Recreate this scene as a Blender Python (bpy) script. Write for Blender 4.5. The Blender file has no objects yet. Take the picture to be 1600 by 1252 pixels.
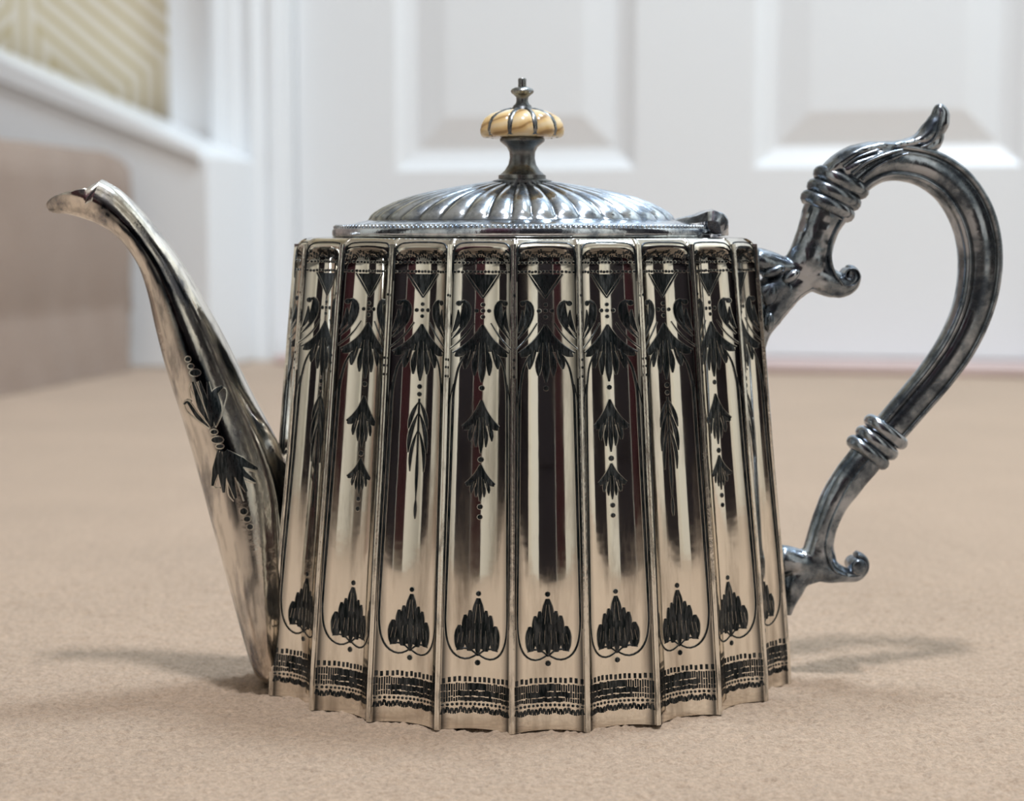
import bpy, math, random
import numpy as np
from mathutils import Vector
from mathutils.bvhtree import BVHTree
random.seed(7); rng = np.random.default_rng(5)
D = bpy.data; S = bpy.context.scene; COL = S.collection

# ---------------------------------------------------------------- camera, light, exposure
F, CX, CY, EYE, YH = 2655.0, 800.0, 626.0, 0.149, 372.0
TH = math.atan((CY - YH) / F)
cam = D.objects.new('camera', D.cameras.new('camera')); COL.objects.link(cam)
cam.location = (0, 0, EYE); cam.rotation_euler = (math.pi / 2 - TH, 0, 0)
cam.data.sensor_width = 36; cam.data.lens = 36 * F / 1600
cam.data.clip_start = 0.01
cam.data.dof.use_dof = True; cam.data.dof.focus_distance = 0.515; cam.data.dof.aperture_fstop = 11.5
S.camera = cam
w = D.worlds.new('world'); S.world = w; w.use_nodes = True
w.node_tree.nodes['Background'].inputs[0].default_value = (0.9, 0.95, 1, 1)
w.node_tree.nodes['Background'].inputs[1].default_value = 0.3

def area(name, loc, size, power, color, rot=(0, 0, 0), shape='DISK', sy=None):
    l = D.lights.new(name, 'AREA'); l.energy = power; l.color = color; l.shape = shape; l.size = size
    if sy: l.size_y = sy
    o = D.objects.new(name, l); COL.objects.link(o); o.location = loc; o.rotation_euler = rot
    return o
area('ceiling_lamp', (0.10, -0.05, 2.30), 0.22, 25, (0.97, 0.975, 1.0))
area('landing_fill', (0.55, 1.05, 2.33), 0.5, 26, (0.72, 0.87, 1.0))  # unseen fill light, added to brighten the door wall
S.view_settings.view_transform = 'Standard'; S.view_settings.look = 'None'
S.view_settings.gamma = 1; S.view_settings.use_curve_mapping = False
S.view_settings.exposure = 0.42

# ---------------------------------------------------------------- projection helpers (numbers read off the photograph)
c_, s_ = math.cos(TH), math.sin(TH)
def ray(px, py):
    u = -(py - CY)
    return np.array([px - CX, F * c_ + u * s_, -F * s_ + u * c_])
def proj(p):
    d = p[1] * c_ - (p[2] - EYE) * s_; u = p[1] * s_ + (p[2] - EYE) * c_
    return CX + F * p[0] / d, CY - F * u / d
X0, Y0 = 0.0041, 0.5628
SL = 0.055                                   # the spout leans to the front, the handle to the back
def P(px, py):                               # a point in the teapot's middle plane
    r = ray(px, py); t = (Y0 - SL * X0) / (r[1] - SL * r[0])
    return np.array([r[0] * t, r[1] * t, EYE + r[2] * t])
PXM = F / Y0                                 # pixels per metre there

# ---------------------------------------------------------------- materials
def nt(name):
    m = D.materials.new(name); m.use_nodes = True
    return m, m.node_tree.nodes, m.node_tree.links, m.node_tree.nodes['Principled BSDF']
def plain(name, col, rough=0.5, metal=0.0, spec=None):
    m, n, l, b = nt(name)
    b.inputs['Base Color'].default_value = (*col, 1); b.inputs['Roughness'].default_value = rough
    b.inputs['Metallic'].default_value = metal
    if spec is not None: b.inputs['Specular IOR Level'].default_value = spec
    return m
def ramp(n, pts):
    r = n.new('ShaderNodeValToRGB'); e = r.color_ramp.elements
    e[0].position, e[0].color = pts[0][0], (*pts[0][1], 1); e[1].position, e[1].color = pts[-1][0], (*pts[-1][1], 1)
    for p, c in pts[1:-1]:
        q = e.new(p); q.color = (*c, 1)
    return r
def noise(n, l, scale, detail=4, stretch=(1, 1, 1), rough=0.55):
    tc = n.new('ShaderNodeTexCoord'); mp = n.new('ShaderNodeMapping'); mp.inputs['Scale'].default_value = stretch
    l.new(tc.outputs['Object'], mp.inputs[0])
    t = n.new('ShaderNodeTexNoise'); t.inputs['Scale'].default_value = scale; t.inputs['Detail'].default_value = detail
    t.inputs['Roughness'].default_value = rough
    l.new(mp.outputs[0], t.inputs['Vector']); return t
def metal(name, bright, dark, lo, hi, r0, r1, scale, stretch=(1, 1, 1), bump=0.0, bscale=400, groove_refl=False, mid=None):
    m, n, l, b = nt(name)
    t = noise(n, l, scale, 6, stretch, 0.65)
    r = ramp(n, [(lo, dark), (hi, bright)] if not mid else [(lo, dark), ((lo + hi) / 2, mid), (hi, bright)]); l.new(t.outputs[0], r.inputs[0])
    out = r.outputs[0]
    if groove_refl:
        a = n.new('ShaderNodeAttribute'); a.attribute_name = 'groove_refl'  # tarnish in grooves, plus dark reflections painted on body and spout
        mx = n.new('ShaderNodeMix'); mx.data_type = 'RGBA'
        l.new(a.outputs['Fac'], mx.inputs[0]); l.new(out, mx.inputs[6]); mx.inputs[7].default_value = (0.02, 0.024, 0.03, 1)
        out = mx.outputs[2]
    l.new(out, b.inputs['Base Color']); b.inputs['Metallic'].default_value = 1
    mr = n.new('ShaderNodeMapRange'); mr.inputs['From Min'].default_value = lo; mr.inputs['From Max'].default_value = hi
    mr.inputs['To Min'].default_value = r1; mr.inputs['To Max'].default_value = r0
    l.new(t.outputs[0], mr.inputs[0]); l.new(mr.outputs[0], b.inputs['Roughness'])
    if bump:
        t2 = noise(n, l, bscale, 3); bp = n.new('ShaderNodeBump'); bp.inputs['Strength'].default_value = bump
        bp.inputs['Distance'].default_value = 0.0006
        l.new(t2.outputs[0], bp.inputs['Height']); l.new(bp.outputs[0], b.inputs['Normal'])
    return m
M_BODY = metal('worn_silver', (0.86, 0.82, 0.74), (0.48, 0.44, 0.38), 0.30, 0.50, 0.07, 0.20, 60, (1.6, 1.6, 0.16), 0.10, 60, groove_refl=True)
M_RIB = metal('rib_silver', (0.84, 0.82, 0.76), (0.30, 0.29, 0.27), 0.34, 0.50, 0.16, 0.34, 260, (1, 1, 0.25), 0.1, 500)
M_RIM = plain('engraved_edge', (0.62, 0.60, 0.54), 0.25, 1.0)
M_ENG = metal('engraved_tarnish', (0.075, 0.083, 0.092), (0.012, 0.017, 0.02), 0.40, 0.62, 0.25, 0.5, 700, (1.5, 1.5, 0.2))
M_LID = metal('blue_grey_silver', (0.68, 0.75, 0.84), (0.20, 0.24, 0.30), 0.36, 0.56, 0.13, 0.30, 150, bump=0.15, bscale=300, groove_refl=True)
M_HAN = metal('tarnished_cast_silver', (0.40, 0.44, 0.50), (0.07, 0.085, 0.11), 0.36, 0.60, 0.15, 0.34, 90, bump=0.25, bscale=170, groove_refl=True, mid=(0.20, 0.235, 0.275))
M_SPOUT = metal('spout_silver', (0.76, 0.72, 0.66), (0.20, 0.20, 0.22), 0.33, 0.52, 0.14, 0.30, 120, (1, 1, 0.22), 0.2, 260, groove_refl=True)
M_PEW = metal('pewter_finial', (0.30, 0.32, 0.33), (0.12, 0.13, 0.14), 0.35, 0.6, 0.25, 0.4, 160, bump=0.1)

# olive wood / bone disc
M_WOOD, n, l, b = nt('pale_grained_wood')
wv = n.new('ShaderNodeTexWave'); wv.inputs['Scale'].default_value = 60; wv.inputs['Distortion'].default_value = 5
wv.inputs['Detail'].default_value = 2; wv.bands_direction = 'Z'
tc = n.new('ShaderNodeTexCoord'); mp = n.new('ShaderNodeMapping'); mp.inputs['Rotation'].default_value = (0.1, 0.35, 0)
l.new(tc.outputs['Object'], mp.inputs[0]); l.new(mp.outputs[0], wv.inputs['Vector'])
r = ramp(n, [(0.0, (0.42, 0.25, 0.10)), (0.12, (0.70, 0.47, 0.21)), (0.6, (0.82, 0.60, 0.30)), (1.0, (0.86, 0.68, 0.42))])
l.new(wv.outputs['Fac'], r.inputs[0]); l.new(r.outputs[0], b.inputs['Base Color']); b.inputs['Roughness'].default_value = 0.22
b.inputs['Coat Weight'].default_value = 0.4

# carpets
def carpet(name, c0, c1, bs=900, bd=0.0015):
    m, n, l, b = nt(name)
    t = noise(n, l, 520, 5, (1, 1, 1), 0.8); r = ramp(n, [(0.34, c0), (0.62, c1)])
    t2 = noise(n, l, 9, 4); r2 = ramp(n, [(0.3, (0.90, 0.90, 0.90)), (0.7, (1, 1, 1))])
    l.new(t.outputs[0], r.inputs[0]); l.new(t2.outputs[0], r2.inputs[0])
    mx = n.new('ShaderNodeMix'); mx.data_type = 'RGBA'; mx.blend_type = 'MULTIPLY'; mx.inputs[0].default_value = 1
    l.new(r.outputs[0], mx.inputs[6]); l.new(r2.outputs[0], mx.inputs[7]); l.new(mx.outputs[2], b.inputs['Base Color'])
    b.inputs['Roughness'].default_value = 0.95; b.inputs['Specular IOR Level'].default_value = 0.1
    b.inputs['Sheen Weight'].default_value = 0.25; b.inputs['Sheen Roughness'].default_value = 0.6
    t3 = noise(n, l, bs, 3, (1, 1, 1), 0.7); bp = n.new('ShaderNodeBump'); bp.inputs['Strength'].default_value = 0.7
    bp.inputs['Distance'].default_value = bd
    l.new(t3.outputs[0], bp.inputs['Height']); l.new(bp.outputs[0], b.inputs['Normal'])
    return m
M_CARPET = carpet('beige_carpet', (0.37, 0.262, 0.183), (0.63, 0.465, 0.34))
M_STAIR = carpet('brown_stair_carpet', (0.31, 0.225, 0.175), (0.44, 0.33, 0.265), 300, 0.004)
M_PINK = carpet('pale_pink_threshold', (0.66, 0.50, 0.48), (0.80, 0.64, 0.61))
M_WHITE = plain('white_gloss_paint', (0.86, 0.885, 0.91), 0.32)
M_WHITE2 = plain('white_satin_paint', (0.86, 0.87, 0.88), 0.45)
M_CEIL = plain('ceiling_paint', (0.86, 0.85, 0.83), 0.8)
M_WALL = plain('cream_wall_paint', (0.84, 0.81, 0.72), 0.8)
M_DARK_STANDIN = plain('dark_standin_paint', (0.010, 0.007, 0.010), 0.75, spec=0.2)
M_WINE = plain('wine_standin_cloth', (0.075, 0.022, 0.036), 0.9)

# ---------------------------------------------------------------- mesh helpers
class MB:
    def __init__(s): s.v = []; s.f = []; s.m = []; s.sharp = False
    def grid(s, pts, mat=0, closed=False):                 # pts: rows x cols x 3
        R, C = len(pts), len(pts[0]); o = len(s.v)
        for row in pts: s.v += [tuple(map(float, p)) for p in row]
        for i in range(R - 1):
            for j in range(C if closed else C - 1):
                j2 = (j + 1) % C
                s.f.append((o + i * C + j, o + i * C + j2, o + (i + 1) * C + j2, o + (i + 1) * C + j)); s.m.append(mat)
        return o
    def fan(s, ring, mat=0):
        o = len(s.v); s.v += [tuple(map(float, p)) for p in ring]; s.f.append(tuple(range(o, o + len(ring)))); s.m.append(mat)
    def box(s, x0, x1, y0, y1, z0, z1, mat=0):
        s.prism([(x0, y0), (x1, y0), (x1, y1), (x0, y1)], z0, z1, mat)
    def prism(s, poly, z0, z1, mat=0):
        n = len(poly); o = len(s.v)
        s.v += [(x, y, z0) for x, y in poly] + [(x, y, z1) for x, y in poly]
        s.f.append(tuple(range(o + n - 1, o - 1, -1))); s.f.append(tuple(range(o + n, o + 2 * n))); s.m += [mat, mat]
        for i in range(n):
            j = (i + 1) % n; s.f.append((o + i, o + j, o + n + j, o + n + i)); s.m.append(mat)
    def hexa(s, a, b, mat=0):                              # two corresponding loops of points
        n = len(a); o = len(s.v)
        s.v += [tuple(map(float, p)) for p in a] + [tuple(map(float, p)) for p in b]
        s.f.append(tuple(range(o + n - 1, o - 1, -1))); s.f.append(tuple(range(o + n, o + 2 * n))); s.m += [mat, mat]
        for i in range(n):
            j = (i + 1) % n; s.f.append((o + i, o + j, o + n + j, o + n + i)); s.m.append(mat)
def build(name, mb, mats, parent=None, smooth=True, bevel=0, angle=None, fix=True):
    me = D.meshes.new(name)
    off = np.array(parent.matrix_world.translation) if parent else np.zeros(3)
    if parent and parent.parent: off = np.array(parent.parent.location) + np.array(parent.location)
    elif parent: off = np.array(parent.location)
    me.from_pydata([(v[0] - off[0], v[1] - off[1], v[2] - off[2]) for v in mb.v], [], mb.f)
    mats = mats if isinstance(mats, (list, tuple)) else [mats]
    for m in mats: me.materials.append(m)
    if len(mats) > 1: me.polygons.foreach_set('material_index', mb.m)
    if smooth: me.polygons.foreach_set('use_smooth', [True] * len(mb.f))
    if fix:
        import bmesh
        bm = bmesh.new(); bm.from_mesh(me)
        bmesh.ops.remove_doubles(bm, verts=bm.verts, dist=1e-6)
        bmesh.ops.recalc_face_normals(bm, faces=bm.faces); bm.to_mesh(me); bm.free()
    o = D.objects.new(name, me); COL.objects.link(o)
    if parent: o.parent = parent
    if bevel:
        md = o.modifiers.new('bevel', 'BEVEL'); md.width = bevel; md.segments = 2; md.limit_method = 'ANGLE'
    if angle is not None: me.set_sharp_from_angle(angle=angle)
    return o
def thing(name, label, cat, loc, group=None):
    o = D.objects.new(name, None); COL.objects.link(o); o.location = loc; o.empty_display_size = 0.02
    o['label'] = label; o['category'] = cat
    if group: o['group'] = group
    return o
def struct(o, label=None):
    o['kind'] = 'structure'
    if label: o['label'] = label
    return o

# ---------------------------------------------------------------- the setting
# floor: one carpet mesh, fine tufted relief close to the teapot, coarser far away
def axis(a, b, fine0, fine1, step, g):
    xs = list(np.arange(fine0, fine1, step)); s = step; x = xs[-1]
    while x < b: s *= g; x += s; xs.append(x)
    s = step; x = xs[0]; lo = []
    while x > a: s *= g; x -= s; lo.append(x)
    return np.array(lo[::-1] + xs)
xs = axis(-2.1, 1.5, -0.24, 0.24, 0.0012, 1.045); ys = axis(-0.9, 3.0, 0.42, 0.72, 0.0012, 1.035)
def vnoise(shape, k):
    a = rng.random(shape)
    for _ in range(k):
        a = (a + np.roll(a, 1, 0) + np.roll(a, -1, 0)) / 3; a = (a + np.roll(a, 1, 1) + np.roll(a, -1, 1)) / 3
    return (a - a.mean()) / a.std()
shp = (len(ys), len(xs))
gx = np.gradient(xs)[None, :]; gy = np.gradient(ys)[:, None]
fade = np.clip(0.0035 / np.maximum(gx, gy), 0, 1)
hz = (0.00024 * rng.standard_normal(shp) + 0.00022 * vnoise(shp, 1) + 0.00014 * vnoise(shp, 4) + 0.00022 * vnoise(shp, 16)) * fade - 0.0002
XX, YY = np.meshgrid(xs, ys)
V = np.stack([XX, YY, hz], -1).reshape(-1, 3)
R_, C_ = shp; ii = np.arange(R_ * C_).reshape(shp)
Fc = np.stack([ii[:-1, :-1], ii[:-1, 1:], ii[1:, 1:], ii[1:, :-1]], -1).reshape(-1, 4)
me = D.meshes.new('floor'); me.vertices.add(len(V)); me.vertices.foreach_set('co', V.ravel())
me.loops.add(Fc.size); me.loops.foreach_set('vertex_index', Fc.ravel().astype(np.int32))
me.polygons.add(len(Fc)); me.polygons.foreach_set('loop_start', (np.arange(len(Fc)) * 4).astype(np.int32))
me.update(calc_edges=True); me.materials.append(M_CARPET)
me.polygons.foreach_set('use_smooth', [True] * len(Fc))
fl = D.objects.new('floor', me); COL.objects.link(fl); struct(fl, 'beige cut pile carpet')

# the door wall, turned a little to the picture plane. t runs along it to the right, d out of it to the camera
WA = math.radians(13); WP = np.array([0.0, 2.02]); WD = np.array([math.cos(WA), -math.sin(WA)]); WN = np.array([-math.sin(WA), -math.cos(WA)])
def W(t, d, z):
    q = WP + WD * t + WN * d; return (q[0], q[1], z)
def wt(px, py, d=0.0):                                 # photo pixel -> (t, z) in the plane d in front of the wall
    r = ray(px, py); A = WP + WN * d
    # A + WD*t = (r0,r1)*k
    k, t = np.linalg.solve(np.array([[r[0], -WD[0]], [r[1], -WD[1]]]), A)
    return t, EYE + r[2] * k
def wbox(mb, t0, t1, d0, d1, z0, z1, mat=0):
    a = [W(t0, d0, z0), W(t1, d0, z0), W(t1, d1, z0), W(t0, d1, z0)]
    b = [W(t0, d0, z1), W(t1, d0, z1), W(t1, d1, z1), W(t0, d1, z1)]
    mb.hexa(a, b, mat)
CEIL = 2.4
t_wp = wt(264, 100, 0)[0]; t_ar0 = wt(345, 300, 0.0)[0]; t_ar1 = wt(462, 300, -0.02)[0]
LEAFW = 0.91; t_l0, t_l1 = t_ar1, t_ar1 + LEAFW
mb = MB(); wbox(mb, t_l1 + 0.0, 2.2, 0, -0.12, 0, CEIL); wbox(mb, t_wp, t_l0, 0, -0.12, 0, CEIL); wbox(mb, t_l0, t_l1, 0, -0.12, 2.03, CEIL)
struct(build('wall_back', mb, M_WHITE2, smooth=False), 'white painted wall around the door')
# papered wall beside it
M_PAPER, n, l, b = nt('gold_line_wallpaper')
def math_(op, a, bb=None, c=None):
    q = n.new('ShaderNodeMath'); q.operation = op
    for i, x in enumerate((a, bb, c)):
        if x is None: continue
        if isinstance(x, (int, float)): q.inputs[i].default_value = x
        else: l.new(x, q.inputs[i])
    return q.outputs[0]
tc = n.new('ShaderNodeTexCoord'); sx = n.new('ShaderNodeSeparateXYZ'); l.new(tc.outputs['UV'], sx.inputs[0])
ux, uz = sx.outputs[0], sx.outputs[1]
PSP = 0.0188
ax = math_('ABSOLUTE', ux)
km, kk, z0p = 0.80, 0.58, -0.018
c2 = math_('DIVIDE', math_('SUBTRACT', ax, math_('DIVIDE', math_('SUBTRACT', z0p, uz), km)), 1 + kk / km)
cc = math_('MAXIMUM', math_('MINIMUM', ax, c2), math_('SUBTRACT', ax, 0.125))
inner = math_('LESS_THAN', ax, math_('ADD', 0.0145, math_('MULTIPLY', math_('MAXIMUM', math_('SUBTRACT', z0p, uz), 0.0), 0.42)))
cc = math_('ADD', math_('MULTIPLY', inner, ax), math_('MULTIPLY', math_('SUBTRACT', 1.0, inner), cc))
st = math_('PINGPONG', math_('ADD', cc, 10 * PSP), PSP / 2)
mr = n.new('ShaderNodeMapRange'); mr.interpolation_type = 'SMOOTHSTEP'; l.new(st, mr.inputs[0])
mr.inputs['From Min'].default_value = PSP * 0.17; mr.inputs['From Max'].default_value = PSP * 0.25
r = ramp(n, [(0.0, (0.66, 0.56, 0.34)), (1.0, (0.86, 0.80, 0.69))]); l.new(mr.outputs[0], r.inputs[0])
l.new(r.outputs[0], b.inputs['Base Color']); b.inputs['Roughness'].default_value = 0.5
t_pl = -2.0; mb = MB(); wbox(mb, t_pl, t_wp, -0.035, -0.12, 0, CEIL)
wl = struct(build('wall_left_papered', mb, M_PAPER, smooth=False), 'cream wallpaper with gold bending lines'); wl.name = 'wall_stair'
uv = wl.data.uv_layers.new(name='UVMap'); t_c, z_c = wt(36, 0, -0.035)
for lp in wl.data.loops:
    co = wl.data.vertices[lp.vertex_index].co
    uv.data[lp.index].uv = ((np.array([co.x, co.y]) - WP).dot(WD) - t_c, co.z - z_c)
# architrave, moulded
def archi(t0, dirn, name, z1):
    prof = [(0, 0), (0, .030), (.010, .031), (.014, .024), (.022, .024), (.034, .016), (.040, .018), (.046, .0225), (.052, .018), (.058, .012), (.064, .016), (.071, .016), (.074, .008), (.082, .006), (.082, 0)]
    a = [W(t0 + dirn * p[0] * sc_a, p[1], 0) for p in prof]; bq = [W(t0 + dirn * p[0] * sc_a, p[1], z1) for p in prof]
    mb = MB(); mb.hexa(a, bq); return build(name, mb, M_WHITE, smooth=False)
sc_a = (t_ar1 - t_ar0) / 0.082
struct(archi(t_ar0, 1, 'trim_1', 2.10), 'white moulded door architrave')
struct(archi(t_l1 + 0.085, -1, 'trim_2', 2.10), 'white moulded door architrave, right side')
mb = MB(); wbox(mb, t_ar0, t_l1 + 0.085, 0, 0.028, 2.035, 2.12); struct(build('trim_3', mb, M_WHITE, smooth=False, bevel=0.004), 'white moulded door head')
# threshold strip of pale pink carpet
mb = MB(); wbox(mb, t_l0 + 0.004, t_l1, 0.075, -0.10, 0, 0.011)
struct(build('trim_4', mb, M_PINK, smooth=False, bevel=0.003), 'pale pink carpet threshold under the door')

# the door: leaf frame, moulded raised panels
DF = -0.022                                               # face of the leaf
door = D.objects.new('door_1', None); COL.objects.link(door); door.location = W(t_l0, DF, 0.014); struct(door, 'white moulded six-panel door, closed')
pa0, zb = wt(617, 268, DF); pa1 = wt(993, 266, DF)[0]; pb0 = wt(1176, 260, DF)[0]; pb1 = wt(1597, 257, DF)[0]
zb = (wt(805, 268, DF)[1] + wt(1386, 259, DF)[1]) / 2
rows = [(zb, 0.78), (0.93, 1.52), (1.62, 1.93)]
cols = [(pa0, pa1), (pb0, pb1)]
t_l1 = max(t_l1, pb1 + 0.11)
tb = [t_l0 + 0.002, pa0, pa1, pb0, pb1, t_l1 - 0.002]; zbnd = [0.013, rows[0][0], rows[0][1], rows[1][0], rows[1][1], rows[2][0], rows[2][1], 2.028]
mb = MB()
for i in (0, 2, 4): wbox(mb, tb[i], tb[i + 1], DF, DF - 0.04, zbnd[0], zbnd[-1])
for i in (1, 3):
    for j in (0, 2, 4, 6): wbox(mb, tb[i], tb[i + 1], DF, DF - 0.04, zbnd[j], zbnd[j + 1])
build('door_frame', mb, M_WHITE, door, smooth=False)
for (a, bq) in cols:
    for (z0, z1) in rows:
        mb = MB()
        # rings: (inset, depth) : ogee down into the recess, then the wide bevel up to the field
        sp = [(0.0, 0.0), (0.002, -0.001), (0.010, -0.007), (0.018, -0.010), (0.024, -0.012), (0.027, -0.012), (0.064, -0.003), (0.066, -0.003)]
        rg = []
        for (q, d) in sp:
            rg.append([W(a + q, DF + d, z0 + q), W(bq - q, DF + d, z0 + q), W(bq - q, DF + d, z1 - q), W(a + q, DF + d, z1 - q)])
        mb.grid(rg, closed=True); mb.fan(rg[-1])
        build('door_panel', mb, M_WHITE, door, smooth=False)

# staircase: carpeted steps rising to the left, white string board on the wall side
stair = thing('staircase', 'carpeted staircase with brown steps and white string board at left', 'staircase', (-0.6, 1.6, 0))
f0 = np.array([-0.487, 1.56]); f1 = np.array([-0.422, 1.925]); dv = (f1 - f0) / np.linalg.norm(f1 - f0); nv = np.array([-dv[1], dv[0]])
p_near = f1 - dv * 1.30
for k in range(4):
    mb = MB(); o = nv * 0.24 * k; e = nv * (0.24 * k + 0.26)
    poly = [tuple(p_near + o), tuple(f1 + o), tuple(f1 + e), tuple(p_near + e)]
    Hs = 0.243
    # riser with a carpet fold and a fat rolled nosing
    prof = [(0.0, 0.0), (0.001, 0.02), (0.002, 0.066), (0.0035, 0.074), (0.000, 0.084), (-0.002, 0.15), (-0.005, 0.205), (-0.004, 0.236), (0.012, 0.243), (0.26, 0.243)]
    rowsA = []
    nn = 60
    for i in range(nn + 1):
        q = i / nn
        base = p_near + (f1 - p_near) * q
        edge = max(0.0, (q - 0.95) / 0.05)
        rr = 0.045 * (1 - math.sqrt(max(0, 1 - edge * edge)))
        row = []
        for (a, z) in prof:
            wob = 0.002 * math.sin(i * 1.7 + z * 40) + 0.0015 * math.sin(i * .61 + 3 * z)
            pp = base + o + nv * (a + wob + rr * 0.25)
            row.append((pp[0], pp[1], Hs * k + z - rr * (z / 0.243)))
        row.append((row[-1][0], row[-1][1], 0.0 if k == 0 else Hs * k)); rowsA.append(row)
    mb.grid(rowsA); mb.fan(rowsA[0]); mb.fan(rowsA[-1])
    build('step', mb, M_STAIR, stair, angle=1.2)
SD = 0.16                                                  # string board stands out from the wall
def sp_(px, py, d=SD): t, z = wt(px, py, d); return t, z
pts = [sp_(325, 243), sp_(268, 216), sp_(0, 100)]
sl = (pts[1][1] - pts[2][1]) / (pts[1][0] - pts[2][0])
tl = -1.1; pts.append((tl, pts[2][1] + sl * (tl - pts[2][0])))
t_r = pts[0][0]
outline = [(tl, 0.0), (t_r, 0.0), (t_r, pts[0][1]), pts[1], pts[2], pts[3]]
def slab(outl, d0, d1, name, par, mat, bevel=0.003):
    mb = MB(); mb.hexa([W(t, d0, z) for t, z in outl], [W(t, d1, z) for t, z in outl]); return build(name, mb, mat, par, smooth=False, bevel=bevel)
slab(outline, SD, 0.0, 'string_board', stair, M_WHITE)
a0, a1 = sp_(0, 86), sp_(272, 212)
m0, m1 = sp_(0, 128), sp_(272, 236)
e_ = lambda p, q, t: (t, p[1] + (q[1] - p[1]) * (t - p[0]) / (q[0] - p[0]))
tt = sp_(316, 240)[0]
slab([e_(m0, m1, tl), m1, e_(m0, m1, tt), e_(a0, a1, tt), a1, e_(a0, a1, tl)], SD + 0.007, SD, 'string_moulding', stair, M_WHITE, 0.0034)
h0, h1 = sp_(0, 140), sp_(272, 243)
slab([e_(h0, h1, tl), e_(h0, h1, tt), e_(m0, m1, tt), e_(m0, m1, tl)], SD + 0.003, SD, 'string_moulding', stair, M_WHITE, 0.0014)

# rest of the landing, outside the frame but seen in the silver
mb = MB(); mb.box(-2.1, 1.5, -0.95, -0.85, 0, CEIL); struct(build('wall_front', mb, M_WALL, smooth=False), 'cream wall behind the viewer')
mb = MB(); mb.box(-2.2, -2.1, -0.95, 3.0, 0, CEIL); struct(build('wall_left', mb, M_WALL, smooth=False), 'cream wall')
mb = MB(); mb.box(1.4, 1.5, -0.95, 3.0, 0, CEIL); struct(build('wall_right', mb, M_WALL, smooth=False), 'cream wall')
mb = MB(); mb.box(-2.2, 1.5, -0.95, 3.0, CEIL, CEIL + 0.1); struct(build('ceiling', mb, M_CEIL, smooth=False), 'white ceiling')
# unseen door shapes and wine cloth, added to stripe the silver with dark reflections
def dark_standin(name, x0, x1, y0, y1, alongx):
    d = D.objects.new(name, None); COL.objects.link(d); d.location = ((x0 + x1) / 2, (y0 + y1) / 2, 0); struct(d, 'unseen dark door shape added for its reflection in the silver')
    mb = MB(); mb.box(x0, x1, y0, y1, 0.005, 2.0); build('standin_leaf', mb, M_DARK_STANDIN, d, smooth=False, bevel=0.004)
    for z0, z1 in ((0.2, 0.85), (1.0, 1.85)):
        mb = MB()
        if alongx: mb.box(x0 + .1, x1 - .1, y1, y1 + 0.012, z0, z1)
        else:
            sgn = -0.012 if x0 > 0 else 0.012; xx = x0 if x0 > 0 else x1
            mb.box(min(xx, xx + sgn), max(xx, xx + sgn), y0 + .1, y1 - .1, z0, z1)
        build('door_panel', mb, M_DARK_STANDIN, d, smooth=False, bevel=0.004)  # panel of the unseen dark stand-in, added for its reflection
dark_standin('dark_standin_2', -0.10, 0.74, -0.85, -0.81, True)  # stands in for the person at the camera
dark_standin('dark_standin_3', 1.36, 1.40, -0.5, 0.35, False)
dark_standin('dark_standin_4', -2.10, -2.06, -0.6, 0.2, False)
mb = MB(); rw = []
for i in range(60):
    q = i / 59; rw.append((-0.62 + 0.5 * q, -0.81 + 0.02 * math.sin(q * 40)))
mb.grid([[(x, y, 0.03) for x, y in rw], [(x, y, 2.1) for x, y in rw]])
cu = build('wine_standin', mb, M_WINE); cu['label'] = 'unseen wine coloured cloth added for its reflection in the silver'; cu['category'] = 'wine_standin'  # added beside the dark stand-in for the wine stripe in the silver
md = cu.modifiers.new('thick', 'SOLIDIFY'); md.thickness = 0.004

# ---------------------------------------------------------------- the teapot
pot = thing('teapot', 'fluted oval silver teapot with engraved panels standing on beige carpet', 'teapot', (X0, Y0, 0))
NP = 20; NEXP = 1.72; PHASE = -0.009
ZT = 0.1482
zk = [-0.001, 0.0, 0.009, 0.045, 0.079, 0.115, 0.140, ZT]; tk = [1.01, 1.0, 0.965, 0.73, 0.47, 0.235, 0.06, 0.0]; tkb = [1.0, 1.0, 0.955, 0.785, 0.58, 0.32, 0.10, 0.0]
def ab(z):
    t = np.interp(z, zk, tk); tb_ = np.interp(z, zk, tkb); return 0.0757 + (0.0893 - 0.0757) * t, 0.0450 + (0.0622 - 0.0450) * tb_
_t = np.linspace(0, 2 * np.pi, 4001); _c, _s = np.cos(_t), np.sin(_t)
_ex = np.sign(_c) * abs(_c) ** (2 / NEXP); _ey = np.sign(_s) * abs(_s) ** (2 / NEXP)
def arc_table(a, b):
    Xc, Yc = a * _ex, b * _ey; L = np.r_[0, np.cumsum(np.hypot(np.diff(Xc), np.diff(Yc)))]; return Xc, Yc, L
# ridge angles measured on the middle section so that they run straight up the pot
Xm, Ym, Lm = arc_table(*ab(0.05))
def ridge_t(k): return np.interp(((k / NP) + 0.75 + PHASE) % 1 * Lm[-1], Lm, _t)
def section_pt(k, z):
    a, b = ab(z); t = ridge_t(k); c, s = math.cos(t), math.sin(t)
    return np.array([a * math.copysign(abs(c) ** (2 / NEXP), c), b * math.copysign(abs(s) ** (2 / NEXP), s)])
UW = 0.90
def flute_depth(u, z, w):
    d0 = 0.0033 * (w / 0.0225)
    za = ZT - 0.0016 - 0.0042 * abs(u / UW) ** 5                 # arch at the head of the flute
    g = np.clip((za - z) / 0.0035, 0, 1); g = g * g * (3 - 2 * g)
    x = min(1.0, abs(u) / UW)
    return d0 * (1 - x ** 2.2) * g - (0.0004 * math.sqrt(max(0, 1 - min(1, ((abs(u) - 1) / 0.10)) ** 2)) if abs(u) > UW else 0)
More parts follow.
